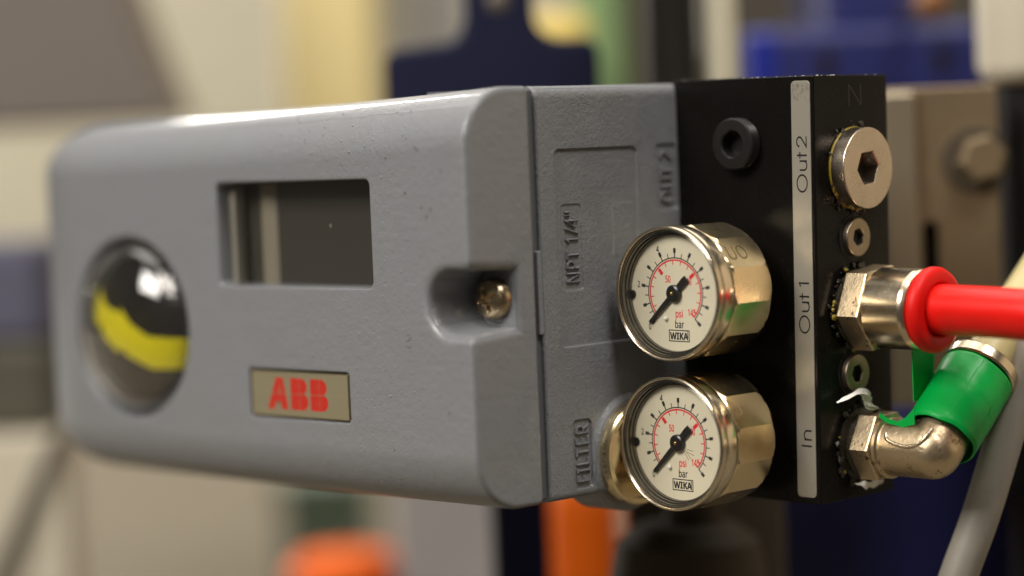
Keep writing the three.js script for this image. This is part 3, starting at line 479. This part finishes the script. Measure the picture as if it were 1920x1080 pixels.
  // crumpled white thread tape
  const ribbon = (pts, w, ph) => {      // a strip w wide along the points, twisting a little
    const c = new THREE.CatmullRomCurve3(pts.map((p) => new THREE.Vector3(...p))), n = 70, P = [], I = [];
    for (let i = 0; i <= n; i++) { const t = i / n, p = c.getPoint(t), d = c.getTangent(t), a = 0.75 * Math.sin(t * 7 + ph) + 0.5, side = new THREE.Vector3(Math.sin(a), 0, 0).addScaledVector(new THREE.Vector3(0, d.z, -d.y).normalize(), Math.cos(a)), ww = w * Math.min(1, 0.25 + 4 * t, 0.3 + 5 * (1 - t)) * (0.8 + 0.2 * Math.sin(t * 23 + ph)); for (let k = 0; k < 5; k++) { const f = (k / 4 - 0.5) * ww, b = 0.12 * Math.sin(k * 2.4 + t * 31 + ph); P.push(p.x + side.x * f + b, p.y + side.y * f, p.z + side.z * f); } }
    for (let i = 0; i < n; i++) for (let k = 0; k < 4; k++) { const q = i * 5 + k; I.push(q, q + 1, q + 6, q, q + 6, q + 5); }
    const g = new THREE.BufferGeometry(); g.setAttribute('position', new THREE.Float32BufferAttribute(P, 3)); g.setIndex(I); g.computeVertexNormals(); return g;
  };
  part('thread_tape', [ribbon([[2.0, -24.0, -3.4], [2.8, -23.0, -6.6], [3.4, -22.2, -9.8], [3.6, -22.8, -12.6], [3.8, -24.2, -12.0], [4.0, -25.2, -11.0], [3.8, -25.8, -13.6], [3.4, -26.5, -16.4]], 1.9, 0.4), ribbon([[3.2, -22.4, -9.0], [3.9, -23.6, -11.4], [4.1, -25.2, -13.2], [3.6, -26.3, -16.0]], 2.4, 2.0), ribbon([[1.8, y - 8.0, z + 4.5], [2.6, y - 8.6, z + 1.5], [2.6, y - 8.5, z - 2.5], [2.0, y - 7.8, z - 5.0]], 1.9, 1.3)], new THREE.MeshPhysicalMaterial({ color: 0xf6f3ea, roughness: 0.5, side: THREE.DoubleSide }), t);
  const y2 = thing('yellowish_air_tube', 'pale yellowish air tube rising from the end of the green taped elbow', 'tube');
  part('tube_wall', [tube([at(22), at(30), at(40), at(56).map((v, i) => v + [1.5, 1, 0][i]), at(90).map((v, i) => v + [5, 5, 0][i])], 5.2, 50, 30)], M.yellowTube, y2);
}
{
  const t = thing('grey_cable', 'thick grey cable slanting down in front of the blue casting at lower right', 'cable');
  part('cable_sheath', [tube([room(146, 82, 557), room(123, 14.5, 553), room(114.4, -8, 551), room(105.8, -31, 549), room(99, -50.5, 548), room(93, -65, 547), room(82, -95, 545), room(71, -128, 542), room(61, BENCH + 4.4, 544), room(20, BENCH + 4.4, 555)], 4.1, 120, 24)], M.cable, t);
}

// ---------- things standing behind ----------
const G = {
  navy: std(0.003, 0.004, 0.022, 0.6, 0, { specularIntensity: 0.45 }), blue: std(0.006, 0.009, 0.095, 0.55), steel: std(0.25, 0.185, 0.11, 0.45, 0.6, { roughnessMap: smudge }),
  mauve: std(0.14, 0.117, 0.098, 0.6), cream: std(0.78, 0.64, 0.3, 0.5), paleGrey: std(0.34, 0.33, 0.32, 0.5), knob: std(0.62, 0.46, 0.1, 0.4), lime: std(0.22, 0.33, 0.14, 0.45), olive: std(0.12, 0.1, 0.008, 0.5),
  rod: std(0.01, 0.008, 0.005, 0.5, 0, { specularIntensity: 0.5 }), ivory: std(0.5, 0.46, 0.34, 0.5), orange: std(0.8, 0.13, 0.003, 0.7, 0, { specularIntensity: 0.4 }), teal: std(0.15, 0.22, 0.17, 0.6), brown: std(0.04, 0.028, 0.014, 0.75), dark: std(0.007, 0.006, 0.006, 0.6, 0, { specularIntensity: 0.4 }), white: std(0.5, 0.45, 0.35, 0.6), slate: std(0.075, 0.072, 0.11, 0.7),
};
const up = (y) => y - BENCH;       // height above the bench
{
  const t = back('valve_actuator', 'dark navy cast actuator with flange and neck behind the positioner', 'actuator', -2, 672);
  const s = new THREE.Shape(); s.moveTo(-27, up(-28)); s.lineTo(25, up(-28)); s.lineTo(25, up(55)); s.quadraticCurveTo(25, up(58), 22, up(58)); s.lineTo(17, up(58)); s.quadraticCurveTo(9, up(59), 8.4, up(67)); s.lineTo(8.4, up(110)); s.lineTo(-5.4, up(110)); s.lineTo(-5.4, up(67)); s.quadraticCurveTo(-6, up(59), -13, up(58)); s.lineTo(-24, up(57)); s.quadraticCurveTo(-27, up(57), -27, up(54)); s.closePath();
  part('flange', [mv(new THREE.ExtrudeGeometry(s, { depth: 22, bevelThickness: 2, bevelSize: 2, bevelSegments: 3 }), 0, 0, -12)], G.navy, t);
  part('column', [box(-6, 9.5, 0, up(-20), -9, 9, 3)], G.navy, t);
  part('yoke_arm', [box(-90, 66, up(-26), up(-12), -215, -197, 2), box(-20, 20, up(-27), up(-13), -200, 5, 2)], G.navy, t);
  part('neck_bolt', [mv(new THREE.SphereGeometry(5, 20, 14), 1.4, up(70), 8)], std(0.09, 0.07, 0.05, 0.4), t);
}
{ const t = back('slanted_housing', 'grey brown machine housing with a slanted edge in the upper left corner', 'housing', -128, 765); const s = new THREE.Shape([[-160, up(47)], [25, up(47)], [9, up(92)], [-14, up(160)], [-160, up(160)]].map((p) => new THREE.Vector2(...p))); part('housing_shell', [mv(new THREE.ExtrudeGeometry(s, { depth: 60, bevelThickness: 3, bevelSize: 3, bevelSegments: 3 }), 0, 0, -60)], G.mauve, t); part('housing_leg', [box(-140, -60, 0, up(55), -50, -10, 3)], G.mauve, t); }
{ const t = back('cream_canister', 'pale yellow cream canister to the left of the navy actuator', 'canister', -57, 855, 0, -12); part('canister_body', [box(-17, 15, 0, 176, -30, 0, 5)], G.cream, t); part('canister_cap', [mv(lathe([[0, 0], [10, 0], [10, 14], [0, 15]], 32), 0, 176, -15)], G.ivory, t); }
{ const t = back('grey_cabinet', 'pale blue grey box between the cream canister and the navy actuator', 'box', -28, 900, 0, -12); part('cabinet_body', [box(-16, 16, 0, 180, -30, 0, 3)], G.paleGrey, t); part('cabinet_door', [box(-13, 13, 6, 172, 0, 1.5, 0.5)], G.paleGrey, t); }
{ const t = back('yellow_fitting', 'round ended yellow fitting just right of the navy neck', 'fitting', 16, 775, 0, 65); part('knob_grip', [new THREE.CapsuleGeometry(6.6, 9, 10, 24).rotateZ(Math.PI / 2)], G.knob, t); part('knob_stem', [new THREE.CylinderGeometry(3, 3, 95, 20).rotateX(Math.PI / 2).translate(0, 0, -47)], G.steel, t); part('stem_post', [box(-5, 5, up(-90) - 140, 6, -97, -85, 1)], G.dark, t); }
{ const t = back('green_pipe', 'pale green upright pipe beside the black threaded rod', 'pipe', 33.5, 865, 0, -12); part('pipe_wall', [lathe([[9.6, 0], [9.6, 170], [0, 170]], 40)], G.lime, t); part('pipe_strap', [box(8.2, 12, 0, 160, -8, 8, 1)], G.olive, t); }
{ const t = back('threaded_rod', 'black upright threaded rod behind the top of the positioner', 'rod', 41.5, 630); const p = [[0, 0], [5.3, 0]]; for (let k = 0; k < 150; k++) p.push([5.3, 1 + k * 1.8], [6.1, 1.9 + k * 1.8]); p.push([0, 272]); part('rod_thread', [lathe(p, 32)], G.rod, t); }
{ const t = back('ivory_tube', 'ivory upright tube right of the black threaded rod', 'tube', 53.3, 635); part('tube_wall', [lathe([[5.2, 0], [5.2, 270], [0, 270]], 40)], G.ivory, t); part('tube_sleeve', [mv(lathe([[5.5, 0], [5.5, 60], [5.2, 60]], 32), 0, up(-40), 0)], G.teal, t); }
{
  const t = back('blue_actuator', 'bright blue cast actuator body with two dark slots behind the manifold block', 'actuator', 101, 735);
  part('main_body', [box(-33, 33, 0, up(62), -60, 25, 4)], G.blue, t); part('top_step', [box(-11, 15.5, up(60), up(100), -50, 20, 3)], G.blue, t);
  for (const x of [-11.5, 20.5]) part('slot', [box(x - 3, x + 3, up(46), up(57), 20, 25.6, 2.4)], G.dark, t);
  part('side_rib', [box(-33.8, -25, 4, up(61.5), 0, 25.7, 2)], std(0.01, 0.02, 0.24, 0.35), t);
  part('lower_cover', [box(-36, 62, 0, up(-44), 20, 34, 4)], G.blue, t);
}
{ const t = back('equipment_cabinet', 'dark brown equipment cabinet behind the rod and the blue actuator', 'cabinet', 110, 850); part('cabinet_front', [box(-68, 110, 0, 330, -12, 0, 2)], std(0.05, 0.04, 0.028, 0.6), t); for (const x of [-60, 100]) part('cabinet_bolt', [mv(prism(6, 4, 3, 0, 0.4), x, 310, 0)], G.steel, t); }
{ const t = back('amber_ball', 'small orange brown ball on top of the blue actuator', 'ball', 112.5, 672, 0, 66); part('ball_grip', [new THREE.SphereGeometry(4.6, 24, 18)], std(0.3, 0.13, 0.05, 0.35), t); part('ball_stem', [new THREE.CylinderGeometry(1.5, 1.5, 50, 16).rotateX(Math.PI / 2).translate(0, 0, -25)], G.steel, t); }
{
  const t = back('steel_bracket', 'brownish stainless steel bracket with slot and hex bolt behind the fittings', 'bracket', 103, 612);
  const s = new THREE.Shape([[-13.5, up(-33)], [14, up(-33)], [14, up(42.5)], [-13.5, up(42.5)]].map((p) => new THREE.Vector2(...p)));
  const slot = new THREE.Path(); slot.absarc(-2.4, up(9), 2.3, 0, Math.PI); slot.lineTo(-4.7, up(-16)); slot.absarc(-2.4, up(-16), 2.3, Math.PI, 2 * Math.PI); slot.closePath(); s.holes.push(slot);
  part('bracket_plate', [mv(new THREE.ExtrudeGeometry(s, { depth: 4, bevelThickness: 0.4, bevelSize: 0.4, bevelSegments: 2 }), 0, 0, -4)], G.steel, t);
  part('bracket_arm', [box(-60, 14, up(-30), up(-10), -60, -4.5, 2), box(-60, -40, 0, up(-28), -60, -50, 2)], G.steel, t);
  part('bracket_flange', [box(-13.8, -5.5, up(-33), up(42), 0, 3, 1.2)], std(0.32, 0.27, 0.19, 0.4, 0.7), t);
  part('slot_backing', [box(-5.5, 0.5, up(-22), up(13), -9, -6)], G.dark, t);
  part('hex_bolt', [mv(prism(6, 5.6, 6, 0.2, 0.8), 9.6, up(25.5), 0.2)], G.steel, t);
  part('bolt_washer', [mv(prism(32, 8.0, 1.2, 0, 0.2), 8.6, up(25), 0)], std(0.1, 0.08, 0.055, 0.5, 0.6), t);
}
{ const t = back('white_canister', 'off white rounded plastic canister in the upper right corner', 'canister', 128, 628, 0, 43); part('cap_shell', [lathe([[0, 0], [8, 0], [10.5, 1.2], [12, 4.5], [12.2, 80], [0, 80]], 48, false)], G.white, t); part('cap_neck', [lathe([[0, -193], [7, -193], [7, 0.2], [0, 0.2]], 32)], G.dark, t); }
{ const t = back('black_cylinder', 'black upright cylinder with a silver nut at the right edge', 'cylinder', 141, 680); part('cylinder_wall', [lathe([[0, 0], [11, 0], [11, up(46)], [9, up(47)], [0, up(47)]], 40)], G.dark, t); part('silver_nut', [mv(prism(6, 5.2, 5, 0.3, 0.5), -6.5, up(20), 9.5)], G.paleGrey, t); }
{ const t = back('orange_canister', 'tall orange canister below the base of the positioner', 'canister', 18.5, 755); part('cap_body', [lathe([[0, 0], [11.5, 0], [11.2, up(-74)], [10, up(-69)], [0, up(-67)]], 40)], G.orange, t); part('cap_rim', [lathe([[10, 0], [11.5, 0.5], [11.5, 8], [9.8, 9]], 40)], G.orange, t); }
{ const t = back('orange_bucket', 'bright orange rounded tub at the bottom left of centre', 'tub', -57, 815); part('tub_wall', [lathe([[0, 0], [17, 0], [18, 46], [15, 54], [0, 55]], 48)], G.orange, t); part('tub_lid', [mv(lathe([[0, 2], [19, 1.5], [19, -2], [17, -2]], 48), 0, 48, 0)], std(0.7, 0.12, 0.02, 0.45), t); }
{ const t = back('teal_box', 'dull teal box behind the orange tub', 'box', -80, 985); part('box_body', [box(-13, 22, 0, 55, -30, 0, 2)], G.teal, t); part('box_lid', [box(-14, 23, 50, 58, -31, 1, 2)], G.teal, t); }
{ const t = back('grey_post', 'pale grey square post left of the navy column', 'post', -25, 820); part('post_shaft', [box(-16, 20, 0, up(-50), -14, 14, 3)], G.paleGrey, t); part('post_foot', [box(-18, 18, 0, 8, -18, 18, 2)], G.paleGrey, t); }
{ const t = back('bronze_flange', 'dark bronze round flange under the brass filter plug', 'flange', 39, 602); part('flange_body', [lathe([[0, 0], [18.6, 0], [18.6, up(-70)], [17, up(-62)], [12, up(-58)], [0, up(-56)]], 64)], G.brown, t); part('flange_plate', [box(-13, 25, 0, up(-46), -22, -13, 2)], G.brown, t); part('flange_boss', [mv(lathe([[0, 0], [7, 0], [7, 10], [0, 11]], 32), 2, up(-60), 0)], G.brown, t); }
{ const t = back('slate_case', 'dark blue grey case on the off white carton at the left edge', 'case', -163, 772, 0, -47); part('case_body', [box(-60, 24, 26, 57, -40, 10, 5)], G.slate, t); part('case_base', [box(-62, 25, 0, 27, -42, 12, 4)], std(0.06, 0.054, 0.036, 0.7), t); }
{ const t = back('white_carton', 'off white carton standing on the bench in the lower left corner', 'carton', -160.5, 752); part('carton_body', [box(-66, 27, 0, up(-47), -22, 4, 1.5)], G.white, t); part('carton_tape', [box(-24, -10, up(-70), up(-46.8), 3.9, 4.3)], G.cream, t); }
{ const t = thing('dark_cable', 'thin dark cable slanting down at the lower left', 'cable'); part('cable_sheath', [tube([room(-96, 10, 752), room(-119, -21, 748), room(-134, -47, 747), room(-153, -85, 744), room(-170, -118, 743), room(-190, BENCH + 2.4, 742), room(-260, BENCH + 2.4, 760)], 2.1, 80, 16)], std(0.06, 0.05, 0.035, 0.5), t); }
{ const t = back('yellow_block', 'muted yellow block in the lower right corner', 'block', 156, 800); part('block_body', [box(-9, 24, 0, up(-97), -20, 0, 2)], std(0.42, 0.34, 0.12, 0.5), t); part('block_top', [box(-6, 24, up(-97), up(-72), -22, -4, 2)], std(0.16, 0.16, 0.2, 0.5), t); }

renderer.render(scene, camera);
